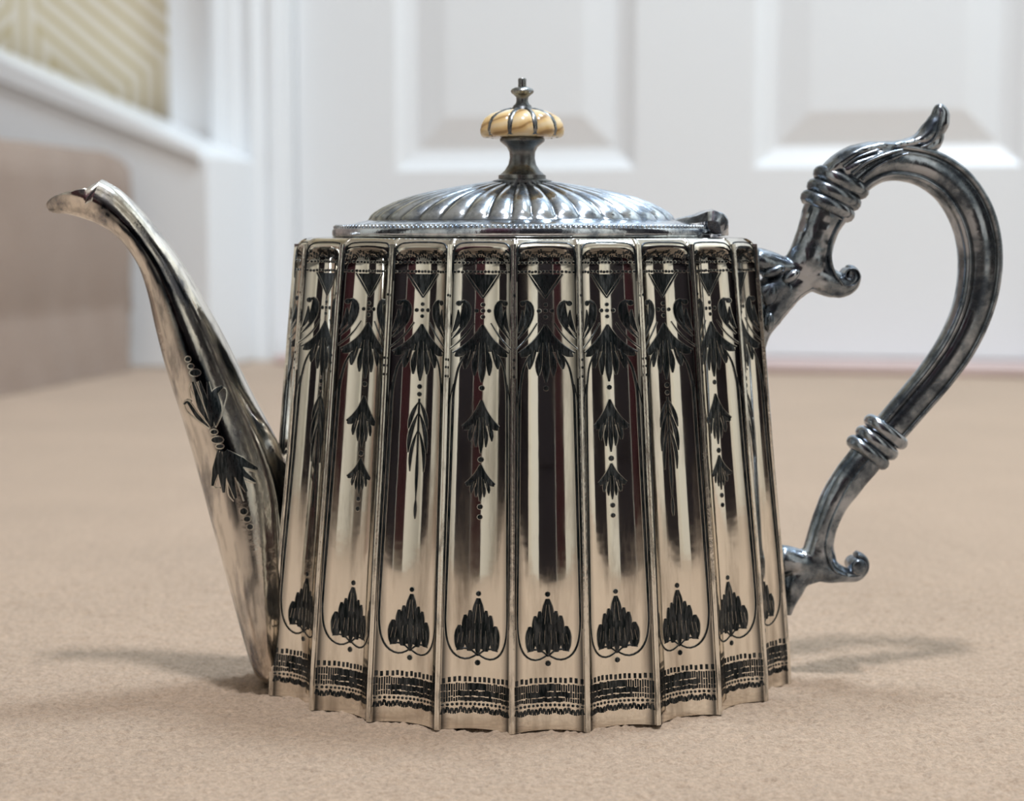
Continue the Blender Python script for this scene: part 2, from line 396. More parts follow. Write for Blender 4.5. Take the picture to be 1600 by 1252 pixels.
def surf(k, u, z, off=0.0):                                      # panel k lies between ridge k and k+1, u in -1..1
    A, B = section_pt(k, z), section_pt(k + 1, z)
    m = (A + B) / 2; ch = B - A; w = np.linalg.norm(ch); nrm = np.array([ch[1], -ch[0]]) / w
    p = m + ch * u / 2 - nrm * (flute_depth(u, z, w)) + nrm * off
    # top edge rolls inwards
    q = np.clip((z - (ZT - 0.003)) / 0.003, 0, 1); p = p - nrm * 0.0018 * q * q
    return np.array([X0 + p[0], Y0 + p[1], z])
us = [-1, -0.96, -0.925, -UW, -0.87, -0.8, -0.68, -0.55, -0.4, -0.25, -0.1, 0, 0.1, 0.25, 0.4, 0.55, 0.68, 0.8, 0.87, UW, 0.925, 0.96]
zs = sorted(set([round(float(z), 5) for z in list(np.linspace(0, ZT - 0.012, 44)) + list(np.linspace(ZT - 0.012, ZT, 22))]))
mb = MB(); rows_ = []
for z in zs: rows_.append([surf(k, u, z) for k in range(NP) for u in us])
# shoulder: from the panel tops in to the lid seat
top = rows_[-1]; cxy = np.array([X0, Y0])
for (sc, dz) in ((0.985, 0.0006), (0.96, 0.0008), (0.84, 0.0012), (0.70, 0.0014), (0.4, 0.0014)):
    a, b = ab(ZT); rr = []
    for i, p in enumerate(top):
        v = p[:2] - cxy; rr.append(np.array([*(cxy + v * sc), ZT + dz]))
    rows_.append(rr)
mb.grid(rows_, closed=True)
ins = [[np.array([*(cxy + (p[:2] - cxy) * 0.97), 0.001]) for p in rows_[0]], [np.array([*(cxy + (p[:2] - cxy) * 0.6), 0.003]) for p in rows_[0]]]
mb.grid([rows_[0]] + ins, closed=True)
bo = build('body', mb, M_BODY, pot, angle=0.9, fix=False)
tar_refl = []  # tarnish and dark reflections beside the ribs, put into the colour
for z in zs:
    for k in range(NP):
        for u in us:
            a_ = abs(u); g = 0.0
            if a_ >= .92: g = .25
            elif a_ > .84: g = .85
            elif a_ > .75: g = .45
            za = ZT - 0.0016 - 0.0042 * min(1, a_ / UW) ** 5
            if za - .0058 < z < za - .0003 and a_ < .9: g = max(g, .78)  # dark reflection under the arch head, painted in
            tar_refl.append(g if z < ZT - .0016 else .1)
tar_refl += [.15] * (len(mb.v) - len(tar_refl))
bo.data.attributes.new('groove_refl', 'FLOAT', 'POINT').data.foreach_set('value', tar_refl)

# narrow flat ribs between the flutes
for k in range(NP):
    mb = MB(); rw = []
    for z in zs[:-2]:
        A = section_pt(k, z); a1_ = surf(k, -0.93, z, 0.00045)[:2] - cxy; a0_ = surf(k - 1, 0.93, z, 0.00045)[:2] - cxy
        dn = (a1_ + a0_) / 2; n_ = A / np.linalg.norm(A)
        tng = (a1_ - a0_) / np.linalg.norm(a1_ - a0_)
        nn_ = np.array([tng[1], -tng[0]])
        mid = A + nn_ * 0.0007; hwid = 0.00075
        ps = [a0_ - nn_ * .0009, mid - tng * hwid, mid - tng * hwid * .35 , mid + nn_ * .0002, mid + tng * hwid * .35, mid + tng * hwid, a1_ - nn_ * .0009]
        rw.append([np.array([X0 + p[0], Y0 + p[1], z]) for p in ps])
    mb.grid(rw); build('rib', mb, M_RIB, pot, angle=0.5)

# pixel row on the front panel -> height
_zz = np.linspace(0, ZT, 200); _yy = np.array([proj(surf(0, 0, z))[1] for z in _zz])
def zy(y): return float(np.interp(-y, -_yy, _zz))
def hw(y): return 45 + (57 - 45) * (y - 376) / (1143 - 376)
def SP(k, dx, y, off): return surf(k, max(-1.03, min(1.03, dx / hw(y))), zy(y), off)
class Orn:                                                       # ornament strokes on panel k
    def __init__(s, k): s.k = k; s.mb = MB()
    def ribbon(s, pts, ws, rim=1.1, n=None):
        pts = np.array(pts, float); L = np.r_[0, np.cumsum(np.hypot(*np.diff(pts, axis=0).T))]
        n = n or max(4, int(L[-1] / 6)); q = np.linspace(0, L[-1], n + 1)
        # smooth through the points
        if len(pts) > 2:
            xi = np.interp(q, L, pts[:, 0]); yi = np.interp(q, L, pts[:, 1])
            for _ in range(2):
                xi[1:-1] = (xi[:-2] + 2 * xi[1:-1] + xi[2:]) / 4; yi[1:-1] = (yi[:-2] + 2 * yi[1:-1] + yi[2:]) / 4
        else: xi = np.interp(q, L, pts[:, 0]); yi = np.interp(q, L, pts[:, 1])
        wi = np.interp(q / L[-1], np.linspace(0, 1, len(ws)), ws)
        tx, ty = np.gradient(xi), np.gradient(yi); h = np.hypot(tx, ty) + 1e-9; nx, ny = -ty / h, tx / h
        for mat, ex, o1, o2 in ((0, rim, 0.00003, 0.00012), (1, 0.0, 0.00010, 0.00024)):
            if mat == 0 and rim <= 0: continue
            rw = []
            for i in range(n + 1):
                ww = wi[i] / 2 + ex
                rw.append([SP(s.k, xi[i] + nx[i] * ww * c, yi[i] + ny[i] * ww * c, o) for c, o in ((-1, o1), (-.45, o2 - .00004), (0, o2 if mat else o1 + .00004), (.45, o2 - .00004), (1, o1))] if mat else
                          [SP(s.k, xi[i] + nx[i] * ww * c, yi[i] + ny[i] * ww * c, 0.00005) for c in (-1, 0, 1)])
            s.mb.grid(rw, mat)
    def leaf(s, a, b, w, bend=0, rim=1.0):
        a, b = np.array(a, float), np.array(b, float); m = (a + b) / 2; d = b - a
        m = m + np.array([-d[1], d[0]]) * bend
        s.ribbon([a, (a + m) / 2 + (m - (a + b) / 2) * .25, m, (b + m) / 2 + (m - (a + b) / 2) * .25, b], [w * .15, w * .75, w, w * .85, w * .2], rim)
    def lobe(s, a, b, w, rim=1.1): s.ribbon([a, b], [w * .28, w * .8, w, w, w * .92, w * .55], rim, n=12)
    def dot(s, x, y, r, rim=0.9):
        for mat, rr, o in ((0, r + rim, 0.00006), (1, r, 0.00014)):
            if rim <= 0 and mat == 0: continue
            s.mb.grid([[SP(s.k, x + rr * q * math.cos(a), y + rr * q * math.sin(a), o + (1 - q) * 0.00008) for a in np.linspace(0, 2 * math.pi, 9)[:-1]] for q in (1, .5, .02)], mat, closed=True)
    def vein(s, pts, w=1.0, _k=.6, off=.00034):
        w *= _k; pts = np.array(pts, float); n = 8; q = np.linspace(0, len(pts) - 1, n + 1); xi = np.interp(q, range(len(pts)), pts[:, 0]); yi = np.interp(q, range(len(pts)), pts[:, 1])
        s.mb.grid([[SP(s.k, x - w / 2, y, off - .00006), SP(s.k, x, y, off), SP(s.k, x + w / 2, y, off - .00006)] for x, y in zip(xi, yi)], 0)
    def dash(s, x, y, w, h, sk=0):
        s.mb.grid([[SP(s.k, x - w / 2 + sk, y - h / 2, .00012), SP(s.k, x + w / 2 + sk, y - h / 2, .00012)], [SP(s.k, x - w / 2 - sk, y + h / 2, .00012), SP(s.k, x + w / 2 - sk, y + h / 2, .00012)]], 1)
    def fill(s, pts):                                            # row list of (y, x0, x1)
        s.mb.grid([[SP(s.k, a + (b - a) * q, y, 0.00009 + (0.00006 if j % 2 else 0)) for j, q in enumerate(np.linspace(0, 1, 9))] for y, a, b in pts], 1)
    def done(s, name): return build(name, s.mb, [M_RIM, M_ENG], pot, fix=False)

def palmette(o, y0, yw, y1, wmax, top=True):                     # hanging flower: roof, wings, lobes
    h = y1 - yw
    rows = []
    for q in np.linspace(0, 1, 9):
        y = y0 + (yw - y0) * q; rows.append((y, -1 - (wmax * .86) * q ** 1.35, 1 + (wmax * .86) * q ** 1.35))
    o.fill(rows)
    for sg in (-1, 1):
        o.ribbon([(sg * .5, y0 - 1), (sg * wmax * .30, y0 + (yw - y0) * .45), (sg * wmax * .62, y0 + (yw - y0) * .78), (sg * wmax, yw + 1)], [1.6, 2.2, 2.8, 2.2], 1.2)
        o.leaf((sg * wmax * .45, yw - 3), (sg * wmax * .93, yw + h * .14), h * .22 + 2, -.12 * sg)
        o.leaf((sg * wmax * .34, yw - 4), (sg * wmax * .60, yw + h * .56), wmax * .26, -.10 * sg)
        o.leaf((sg * wmax * .15, yw - 4), (sg * wmax * .27, yw + h * .78), wmax * .24, -.05 * sg)
    o.leaf((0, yw - (yw - y0) * .4), (0, y1), wmax * .30)
    o.dot(0, yw - 3, 3.2 if wmax > 26 else 2.4, 0.8)
    for sg in (-1, 1):
        o.vein([(sg * wmax * .10, yw - (yw - y0) * .35), (sg * wmax * .14, yw + h * .45)], .8)
        o.vein([(sg * wmax * .22, yw - (yw - y0) * .25), (sg * wmax * .32, yw + h * .2)], .7)
        o.vein([(sg * wmax * .40, yw - 3), (sg * wmax * .5, yw + h * .25)], .7)
def bottom_flower(o, y0=929):
    dy = y0 - 929
    o.dot(0, 929 + dy, 3.8)
    for sg in (-1, 1):
        o.lobe((sg * 27, 978 + dy), (sg * 26, 1017 + dy), 15)
        o.lobe((sg * 19, 962 + dy), (sg * 15, 1010 + dy), 13)
        o.lobe((sg * 12, 955 + dy), (sg * 8, 1016 + dy), 13)
    o.lobe((0, 936 + dy), (0, 1000 + dy), 19)
    for sg in (-1, 1): o.lobe((sg * 11, 985 + dy), (sg * 12, 1019 + dy), 13, .8)
    o.lobe((0, 990 + dy), (0, 1022 + dy), 9, .6)
    for sg in (-1, 1):
        o.ribbon([(0, 1026 + dy), (sg * 8, 1017 + dy), (sg * 20, 1013 + dy), (sg * 31, 1017 + dy)], [2.5, 2.5, 2.5, 1.5], 1)
    o.dot(0, 998 + dy, 4, 0)
    for x in (-30, -24, -13, -5, 5, 13, 24, 30): o.vein([(x * .9, 984 + dy + abs(x) * .2), (x, 1006 + dy)], .6)
    for x in (-3, 3): o.vein([(x * .6, 945 + dy), (x * 1.6, 975 + dy)], .8)
def frame(o):
    for sg in (-1, 1):
        o.ribbon([(sg * 24, 556), (sg * 33, 572), (sg * 39, 610), (sg * 41, 700), (sg * 43, 800), (sg * 45, 900), (sg * 46.5, 975), (sg * 44, 1003), (sg * 36, 1023), (sg * 22, 1033), (sg * 10, 1031), (sg * 0, 1023)],
                 [2.4, 3.2, 3.6, 3.6, 3.6, 3.6, 3.6, 3.4, 3, 2.8, 2.6, 2.4], 0.8, n=70)
        o.ribbon([(sg * 39, 600), (sg * 46.3, 640), (sg * 49, 800), (sg * 51.5, 1000), (sg * 52.5, 1050)], [1.2, 1.5, 1.4, 1.3, .8], 0, n=40)  # this and the next rib-side lines draw tarnish and dark reflections
    for sg, q_ in ((-1, 0), (1, 0)):
        o.ribbon([(sg * 44, 590), (sg * 45.5, 700), (sg * 47.5, 850), (sg * 49, 980)], [.6, 2.6 if sg < 0 else 1.6, 2.2, .6], 0, n=30)
    o.dot(0, 1037, 4.2)
for k in range(-10, 10):
    rnd = random.Random(k)
    # head band: scribbled zigzag and two rows of punch dots
    o = Orn(k)
    for i in range(27):
        x = -40 + i * 80 / 26
        o.dash(x, 397 + 3.5 * math.sin(i * 1.0 + k) + rnd.uniform(-1, 1), 2.6, 5 + rnd.uniform(-1, 1), rnd.choice((-1, 1)) * .7)
        o.dash(x + 1.3, 403 + 2.0 * math.sin(i * 1.0 + 1 + k), 1.8, 4)
    for yy, n_ in ((410.5, 15), (425, 16)):
        for i in range(n_): o.dot(-39 + 78 * i / (n_ - 1) + rnd.uniform(-.4, .4), yy + rnd.uniform(-.5, .5), 2.1, 0.6)
    o.ribbon([(-41, 440), (-41, 400), (-39, 386), (-33, 380), (-15, 378.5), (15, 378.5), (33, 380), (39, 386), (41, 400), (41, 440)], [1, 2.4, 2.6, 2, 2, 2, 2, 2.6, 2.4, 1], 0, n=60)  # dark arch line put in for the shading below the arch head
    o.done('head_band')
    o = Orn(k)
    o.fill([(429 + 33 * q, -20 * (1 - q) - .5, 20 * (1 - q) + .5) for q in np.linspace(0, 1, 6)])
    for sg in (-1, 1): o.ribbon([(sg * 24, 428), (sg * 14, 445), (0, 466)], [1.8, 3, 2], 1.3)
    o.done('chevron')
    o = Orn(k)
    for dx, dy in ((0, 0), (9, 0), (-9, 0), (0, 9.5), (0, -9.5)): o.dot(dx, 486 + dy, 2.9, 0.9)
    o.done('dot_cross')
    for sg in (-1, 1):
        o = Orn(k)
        o.ribbon([(sg * 34, 476), (sg * 30, 468), (sg * 22, 472), (sg * 18, 484), (sg * 21, 500), (sg * 30, 515), (sg * 41, 529)], [3.5, 5, 6, 6, 5.5, 4, 1.5], 1.2)
        o.leaf((sg * 27, 474), (sg * 31, 511), 12, .14 * sg)
        o.leaf((sg * 34, 484), (sg * 41, 520), 7, .1 * sg)
        o.dot(sg * 33, 474, 4.2)
        o.done('scroll_leaf')
        o = Orn(k); o.ribbon([(sg * 12, 505), (sg * 22, 522), (sg * 34, 536), (sg * 44, 545)], [1.2, 1.8, 1.8, 1.4], 1.2); o.ribbon([(sg * 45, 480), (sg * 42, 500), (sg * 46, 525)], [1, 1.5, 1], 0); o.done('arc_line')
    o = Orn(k); palmette(o, 509, 550, 598, 40); o.dot(0, 549, 4.5, 1.0); o.dot(0, 607, 3.8); o.done('palmette')
    if k % 10 != 0 or k == -10:
        if k % 2:
            o = Orn(k); palmette(o, 627, 666, 709, 27); o.dot(0, 719, 4.2); o.done('palmette')
            o = Orn(k); palmette(o, 728, 756, 784, 22); o.dot(0, 793, 3.8); o.dot(0, 809, 3.6); o.done('palmette')
        else:
            o = Orn(k); o.dot(0, 619, 3.6)
            o.ribbon([(0, 626), (0, 790)], [3, 3, 3, 2.5, 1.2], 1)
            for sg in (-1, 1):
                for ya, yb, xx, ww in ((632, 674, 15, 6.5), (650, 712, 14.5, 7), (678, 742, 11, 5.5)):
                    o.leaf((sg * 1.5, ya), (sg * xx, yb), ww, -.06 * sg)
            o.leaf((0, 700), (0, 782), 5); o.leaf((0, 785), (0, 817), 5); o.done('leaf_spray')
    o = Orn(k); frame(o); o.done('frame_line')
    o = Orn(k); bottom_flower(o); o.done('lower_palmette')
    # foot band
    o = Orn(k)
    for i in range(14): o.dash(-48 + 96 * i / 13 + rnd.uniform(-.5, .5), 1063 + rnd.uniform(-1, 1), 4.0, 8)
    for r_, (yy, hh) in enumerate(((1075, 11), (1085.5, 8), (1094, 6))):
        for i in range(31):
            o.dash(-50 + 100 * i / 30, yy + rnd.uniform(-.8, .8), 2.5 if abs(i - 15) > (6, 10, 8)[r_] - rnd.random() * 3 else 3.6, hh + rnd.uniform(-1, 1.5))
    for i in range(16): o.dot(-49 + 98 * i / 15, 1102, 2.2, .5)
    for i in range(34):
        x = -50 + 100 * i / 33; yy = 1110 + 3.2 * abs(math.sin(i * .48 + k)) - 1
        o.dash(x, yy + rnd.uniform(-.6, .6), 3.0, 8, (-1) ** i * .9)
        o.dash(x, yy + 3, 2, 4)
    o.done('foot_band')
    # punch dots on the rib
    o = Orn(k)
    for yy in (461, 561, 573, 587) if abs(k) <= 4 else (): o.mb.grid([[surf(k, -1, zy(yy) + .00045 * q * math.sin(a), .00130 + (1 - q) * .00005) + np.array([section_pt(k + .1, .05)[0] - section_pt(k - .1, .05)[0], section_pt(k + .1, .05)[1] - section_pt(k - .1, .05)[1], 0]) * .085 * q * math.cos(a) for a in np.linspace(0, 2 * math.pi, 9)[:-1]] for q in (1, .5, .02)], 1, closed=True)
    if abs(k) <= 4: o.done('rib_dots')

# ---------------------------------------------------------------- lid
def sup(a, b, t, e=1.8):
    c, s = math.cos(t), math.sin(t)
    return a * math.copysign(abs(c) ** (2 / e), c), b * math.copysign(abs(s) ** (2 / e), s)
LX = P(815, 350)[0]; LB = 0.66
def lx(px): return abs(px - 815) / PXM
def lz(py): return P(815, py)[2]
NT = 432
def ringl(a, z, mod=None, e=1.8, bf=LB):
    out = []
    for i in range(NT):
        t = 2 * math.pi * i / NT; x, y = sup(a, a * bf, t, e); dz = mod(t) if mod else 0
        out.append((LX + x, Y0 + y, z + dz))
    return out
prof = [(0.0605, lz(371)), (0.0622, lz(370)), (0.0624, lz(366)), (0.0624, lz(360)), (0.0618, lz(357))]
mb = MB(); mb.grid([ringl(a, z) for a, z in prof], closed=True); build('lid_rim', mb, M_LID, pot)
# beads
ico = [(0, 0, 1)] + [(math.cos(a) * .9, math.sin(a) * .9, .35) for a in np.linspace(0, 2 * math.pi, 7)[:-1]] + [(math.cos(a) * .8, math.sin(a) * .8, -.6) for a in np.linspace(0, 2 * math.pi, 7)[:-1]]
xt, yt, Lt = [], [], [0]
for i in range(2001):
    x, y = sup(0.0612, 0.0612 * LB, 2 * math.pi * i / 2000); xt.append(x); yt.append(y)
    if i: Lt.append(Lt[-1] + math.hypot(xt[-1] - xt[-2], yt[-1] - yt[-2]))
NB = 190; mb = MB(); rb = Lt[-1] / NB / 2 * 1.05
for i in range(NB):
    q = Lt[-1] * i / NB; x, y = np.interp(q, Lt, xt), np.interp(q, Lt, yt); o_ = len(mb.v)
    for (a, b_, c) in ico: mb.v.append((LX + x + a * rb, Y0 + y + b_ * rb, lz(355.5) + c * rb))
    for j in range(6):
        j2 = (j + 1) % 6; mb.f += [(o_, o_ + 1 + j, o_ + 1 + j2), (o_ + 1 + j, o_ + 7 + j, o_ + 7 + j2, o_ + 1 + j2)]; mb.m += [0, 0]
bd = build('bead_border', mb, M_LID, pot, fix=False); bd['kind'] = 'stuff'
# sloping collar and gadrooned dome
NG = 38; rows_l = []; gro = []
rows_l += [ringl(a, z) for a, z in ((0.0603, lz(357)), (0.0595, lz(354)), (0.0560, lz(350)), (0.0525, lz(346)), (0.0512, lz(345)))]
gro += [[0.0] * NT for _ in range(5)]; gro[-1] = [0.6] * NT
dome = [(0.0505, 344), (0.0495, 338), (0.048, 333), (0.0455, 326), (0.042, 318), (0.0375, 310), (0.032, 303), (0.026, 297), (0.020, 291.5), (0.014, 287), (0.0105, 284.5), (0.009, 283)]
for idx, (a, py) in enumerate(dome):
    amp = 0.0013 * (a / 0.05) ** .7 * min(1, (idx + .4) / 2.2); row = []; g = []
    if idx >= len(dome) - 1: amp = 0.0002
    for i in range(NT):
        t = 2 * math.pi * i / NT; x, y = sup(a, a * LB, t, 1.8 + .2 * (1 - a / .05))
        ph = NG * t / 2; s = abs(math.sin(ph)); lob = s ** .55
        v = amp * (lob - .6); h = math.hypot(x, y) + 1e-9
        row.append((LX + x + x / h * v * .7, Y0 + y + y / h * v * .7, lz(py) + v * .8)); g.append(float(np.clip((.42 - s) / .42, 0, 1)) * .9 if idx else 0.5)
    rows_l.append(row); gro.append(g)
mb = MB(); mb.grid(rows_l, closed=True)
dm = build('lid_dome', mb, M_LID, pot, fix=False)
at = dm.data.attributes.new('groove_refl', 'FLOAT', 'POINT'); at.data.foreach_set('value', [x for g in gro for x in g])
# hinge
mb = MB(); hp = P(1114, 349)
cr = lambda c, r, y, n=20: [(c[0] + r * math.cos(a), y, c[2] + r * math.sin(a)) for a in np.linspace(0, 2 * math.pi, n + 1)[:-1]]
for y0_, y1_ in ((-.012, -.0045), (-.004, .004), (.0045, .012)):
    a_, b_ = hp[1] + y0_, hp[1] + y1_
    mb.grid([cr(hp, .0001, a_), cr(hp, .0033, a_), cr(hp, .0037, a_ + .0006), cr(hp, .0037, b_ - .0006), cr(hp, .0033, b_), cr(hp, .0001, b_)], closed=True)
build('hinge_knuckle', mb, M_LID, pot, angle=.8)
mb = MB(); top_ = [(1040, 349), (1062, 343), (1084, 338), (1098, 332), (1110, 330), (1124, 336), (1131, 347), (1132, 368), (1118, 370)]
bot_ = [(1040, 353), (1062, 350), (1084, 349), (1098, 346), (1108, 345), (1115, 348), (1118, 355), (1120, 368), (1118, 370)]
rws = []
for (a_, b_), wd in zip(zip(top_, bot_), (.004, .007, .009, .0125, .0135, .0135, .013, .012, .011)):
    A_, B_ = P(*a_), P(*b_); rws.append([(A_[0], A_[1] - wd * .9, A_[2]), (A_[0], A_[1] - wd * .4, A_[2] + .0006), (A_[0], A_[1] + wd * .4, A_[2] + .0006), (A_[0], A_[1] + wd, A_[2]), (B_[0], B_[1] + wd, B_[2]), (B_[0], B_[1] - wd, B_[2])])
mb.grid(rws, closed=True); build('hinge_leaf', mb, M_LID, pot, angle=.9)

# finial (turned)
FX = P(816, 250)[0]
def lathe(prof_px, name, mat, seg=40, cxp=816, par=pot, flat=0):
    mb = MB(); rr = []
    for (x, y) in prof_px:
        r_ = x / PXM; z = P(816, y)[2]
        rr.append([(FX + r_ * math.cos(a), Y0 + r_ * math.sin(a), z) for a in np.linspace(0, 2 * math.pi, seg + 1)[:-1]])
    mb.grid(rr, closed=True); return build(name, mb, mat, par, angle=.7)
lathe([(.1, 287), (46, 287), (47, 283), (38, 280), (37, 279.5), (37, 274), (34, 272.5), (27, 266), (21.5, 257), (19.5, 247), (20, 238), (24, 230), (31, 224), (34.5, 221), (35, 218), (34, 216), (30, 215), (29, 211), (.1, 211)], 'finial_stem', M_PEW)
# wooden disc, ten lobes
mb = MB(); rr = []; NL = 10
for (x, y) in [(1, 215), (40, 215), (62, 214.5), (66, 211), (67, 204), (65, 195), (60, 186), (51, 179), (38, 174), (22, 171.5), (1, 171)]:
    row = []
    for i in range(160):
        a = 2 * math.pi * i / 160; s = abs(math.sin(a * NL / 2)); gsc = 1 - .11 * (1 - s ** .5) * min(1, x / 40)
        # a lobe faces the camera (a = -90 deg)
        r_ = x / PXM * gsc; z = P(816, y)[2] - (.0006 * (1 - s ** .5) * (1 if y < 200 else 0))
        row.append((FX + r_ * math.cos(a), Y0 + r_ * math.sin(a), z))
    rr.append(row)
mb.grid(rr, closed=True); disc = build('finial_disc', mb, M_WOOD, pot, angle=.9); disc['label'] = 'pale grained lobed disc with metal straps'
for i in range(NL):                                              # metal straps in the grooves
    a = math.pi / NL + 2 * math.pi * i / NL; mb = MB(); rw = []
    a = -math.pi / 2 + math.pi / NL + 2 * math.pi * i / NL
    for (x, y) in [(52, 215.5), (60, 214), (62.5, 205), (60.5, 195), (55.5, 186.5), (47, 180), (35, 175), (22, 171)]:
        c = np.array([FX + x / PXM * math.cos(a), Y0 + x / PXM * math.sin(a), P(816, y)[2]]); tg = np.array([-math.sin(a), math.cos(a), 0]); nr = np.array([math.cos(a) * .6, math.sin(a) * .6, .6])
        rw.append([c - tg * .0010, c - tg * .0005 + nr * .0005, c + tg * .0005 + nr * .0005, c + tg * .0010])
    mb.grid(rw); build('strap', mb, M_PEW, pot)
lathe([(.1, 178), (24, 178), (21, 174.5), (17, 170), (14.5, 167), (14, 165), (13, 164.5), (10, 161), (9, 157), (9.5, 152), (13, 148.5), (17, 145.5), (18, 142.5), (16.5, 139.5), (12, 137), (6.5, 136), (6.3, 130), (6.6, 124), (5.5, 122.5), (.1, 122)], 'finial_tip', M_PEW)

# ---------------------------------------------------------------- spout
st_ = [((405, 1056), (452, 1062), .009), ((396, 1040), (455, 1050), .012), ((384, 1000), (462, 1020), .0155), ((366, 935), (466, 960), .0175), ((340, 842), (466, 870), .0175), ((310, 735), (460, 775), .0165),
       ((285, 650), (436, 698), .0150), ((262, 580), (392, 612), .0130), ((244, 512), (352, 530), .0112), ((231, 455), (317, 466), .0098), ((217, 415), (284, 410), .0088),
       ((197, 384), (250, 364), .0080), ((176, 364), (220, 328), .0074), ((160, 354), (192, 300), .0071), ((152, 350), (174, 288), .0071), ((146, 347), (160, 280.5), .0071)]
bk = [((140, 345), (146, 276), .0072, 118), ((122, 339), (124, 268), .0072, 95), ((104, 334.5), (103, 273), .0066, 90), ((89, 334), (86, 285), .0054, 88), ((79, 331), (77, 302), .0036, 88), ((75, 326), (74, 315), .0015, 88)]
NS = 96; rows_s = []
def sec(Lp, Rp, wd, fm, crease):
    A_, B_ = P(*Lp), P(*Rp); m_ = (A_ + B_) / 2; h_ = (B_ - A_) / 2; row = []
    for j in range(NS + 1):
        ph = math.radians(fm) * (2 * j / NS - 1)
        c, s = math.cos(ph), math.sin(ph)
        md = 1 + crease * (.055 * abs(math.cos(3 * ph + .5 * math.pi)) - .02)
        row.append(m_ - h_ * c * (1 + crease * .0) + np.array([0, -1, 0]) * wd * s * md)
    return row
def dens(lst, n):
    arr = np.array([[*a, *b, w_] for a, b, w_ in lst]); L = np.arange(len(arr)); q = np.linspace(0, len(arr) - 1, n)
    # Catmull-Rom
    out = []
    for t in q:
        i = min(int(t), len(arr) - 2); u = t - i; p0, p1, p2, p3 = arr[max(i - 1, 0)], arr[i], arr[i + 1], arr[min(i + 2, len(arr) - 1)]
        out.append(.5 * (2 * p1 + (p2 - p0) * u + (2 * p0 - 5 * p1 + 4 * p2 - p3) * u * u + (3 * p1 - p0 - 3 * p2 + p3) * u ** 3))
    return out
ds = dens(st_, 150)
for r_ in ds: rows_s.append(sec(r_[:2], r_[2:4], r_[4], 180, 1.0))
ns_tube = len(rows_s)
for r_ in dens([(a, b_, w_) for a, b_, w_, f_ in bk], 20):
    fm = np.interp(-r_[0], [-140, -122, -104, -75], [118, 97, 90, 88]); rows_s.append(sec(r_[:2], r_[2:4], r_[4], fm, .5))
mb = MB(); mb.grid(rows_s)
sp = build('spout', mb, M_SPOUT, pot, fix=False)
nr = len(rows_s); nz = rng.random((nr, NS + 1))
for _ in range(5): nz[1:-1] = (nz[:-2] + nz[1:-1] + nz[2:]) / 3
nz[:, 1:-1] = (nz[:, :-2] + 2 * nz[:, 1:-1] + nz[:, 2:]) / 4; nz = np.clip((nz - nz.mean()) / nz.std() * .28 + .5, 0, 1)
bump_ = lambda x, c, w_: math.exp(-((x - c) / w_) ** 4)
g_ = []  # dark reflections painted lengthwise on the spout, broken by random streaks
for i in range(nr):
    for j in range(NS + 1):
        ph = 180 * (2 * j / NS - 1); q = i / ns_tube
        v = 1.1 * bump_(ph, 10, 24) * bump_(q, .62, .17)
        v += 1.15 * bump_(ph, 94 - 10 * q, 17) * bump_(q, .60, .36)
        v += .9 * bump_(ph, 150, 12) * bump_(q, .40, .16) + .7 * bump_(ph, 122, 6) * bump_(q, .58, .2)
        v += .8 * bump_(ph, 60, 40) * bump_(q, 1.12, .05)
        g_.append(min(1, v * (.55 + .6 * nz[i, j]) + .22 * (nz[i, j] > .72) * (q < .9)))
sp.data.attributes.new('groove_refl', 'FLOAT', 'POINT').data.foreach_set('value', g_); md = sp.modifiers.new('wall', 'SOLIDIFY'); md.thickness = 0.0009; md.offset = -1
bvh = BVHTree.FromPolygons([Vector(v) for v in mb.v], mb.f)
CAMP = Vector((0, 0, EYE))
def cast(px, py, off):
    r_ = Vector(ray(px, py)).normalized(); hit, nn, _, _ = bvh.ray_cast(CAMP, r_)
    if hit is None: return None
    if nn.dot(r_) > 0: nn = -nn
    return hit + nn * off
def sp_ribbon(mb, pts, ws, rim=1.1, dark=True):
    pts = np.array(pts, float); L = np.r_[0, np.cumsum(np.hypot(*np.diff(pts, axis=0).T))]; n_ = max(4, int(L[-1] / 4)); q = np.linspace(0, L[-1], n_ + 1)
    xi, yi = np.interp(q, L, pts[:, 0]), np.interp(q, L, pts[:, 1])
    if len(pts) > 2:
        for _ in range(2): xi[1:-1] = (xi[:-2] + 2 * xi[1:-1] + xi[2:]) / 4; yi[1:-1] = (yi[:-2] + 2 * yi[1:-1] + yi[2:]) / 4
    wi = np.interp(q / L[-1], np.linspace(0, 1, len(ws)), ws); tx, ty = np.gradient(xi), np.gradient(yi); h = np.hypot(tx, ty) + 1e-9
    for mat, ex, o_ in ((0, rim, .00012), (1, 0, .00022)):
        if mat and not dark: continue
        rw = []
        for i in range(n_ + 1):
            row = [cast(xi[i] - ty[i] / h[i] * (wi[i] / 2 + ex) * c, yi[i] + tx[i] / h[i] * (wi[i] / 2 + ex) * c, o_ + (.00012 if c == 0 else 0)) for c in (-1, 0, 1)]
            if None in row: break
            rw.append(row)
        if len(rw) > 1: mb.grid(rw, mat)
def sp_dot(mb, x, y, a, b_):
    for mat, ex, o_ in ((0, 1.8, .00015), (1, 0, .00028)):
        rw = [[cast(x + (a + ex) * q * math.cos(t), y + (b_ + ex) * q * math.sin(t), o_) for t in np.linspace(0, 2 * math.pi, 11)[:-1]] for q in (1, .5, .03)]
        if not any(None in r_ for r_ in rw): mb.grid(rw, mat, closed=True)
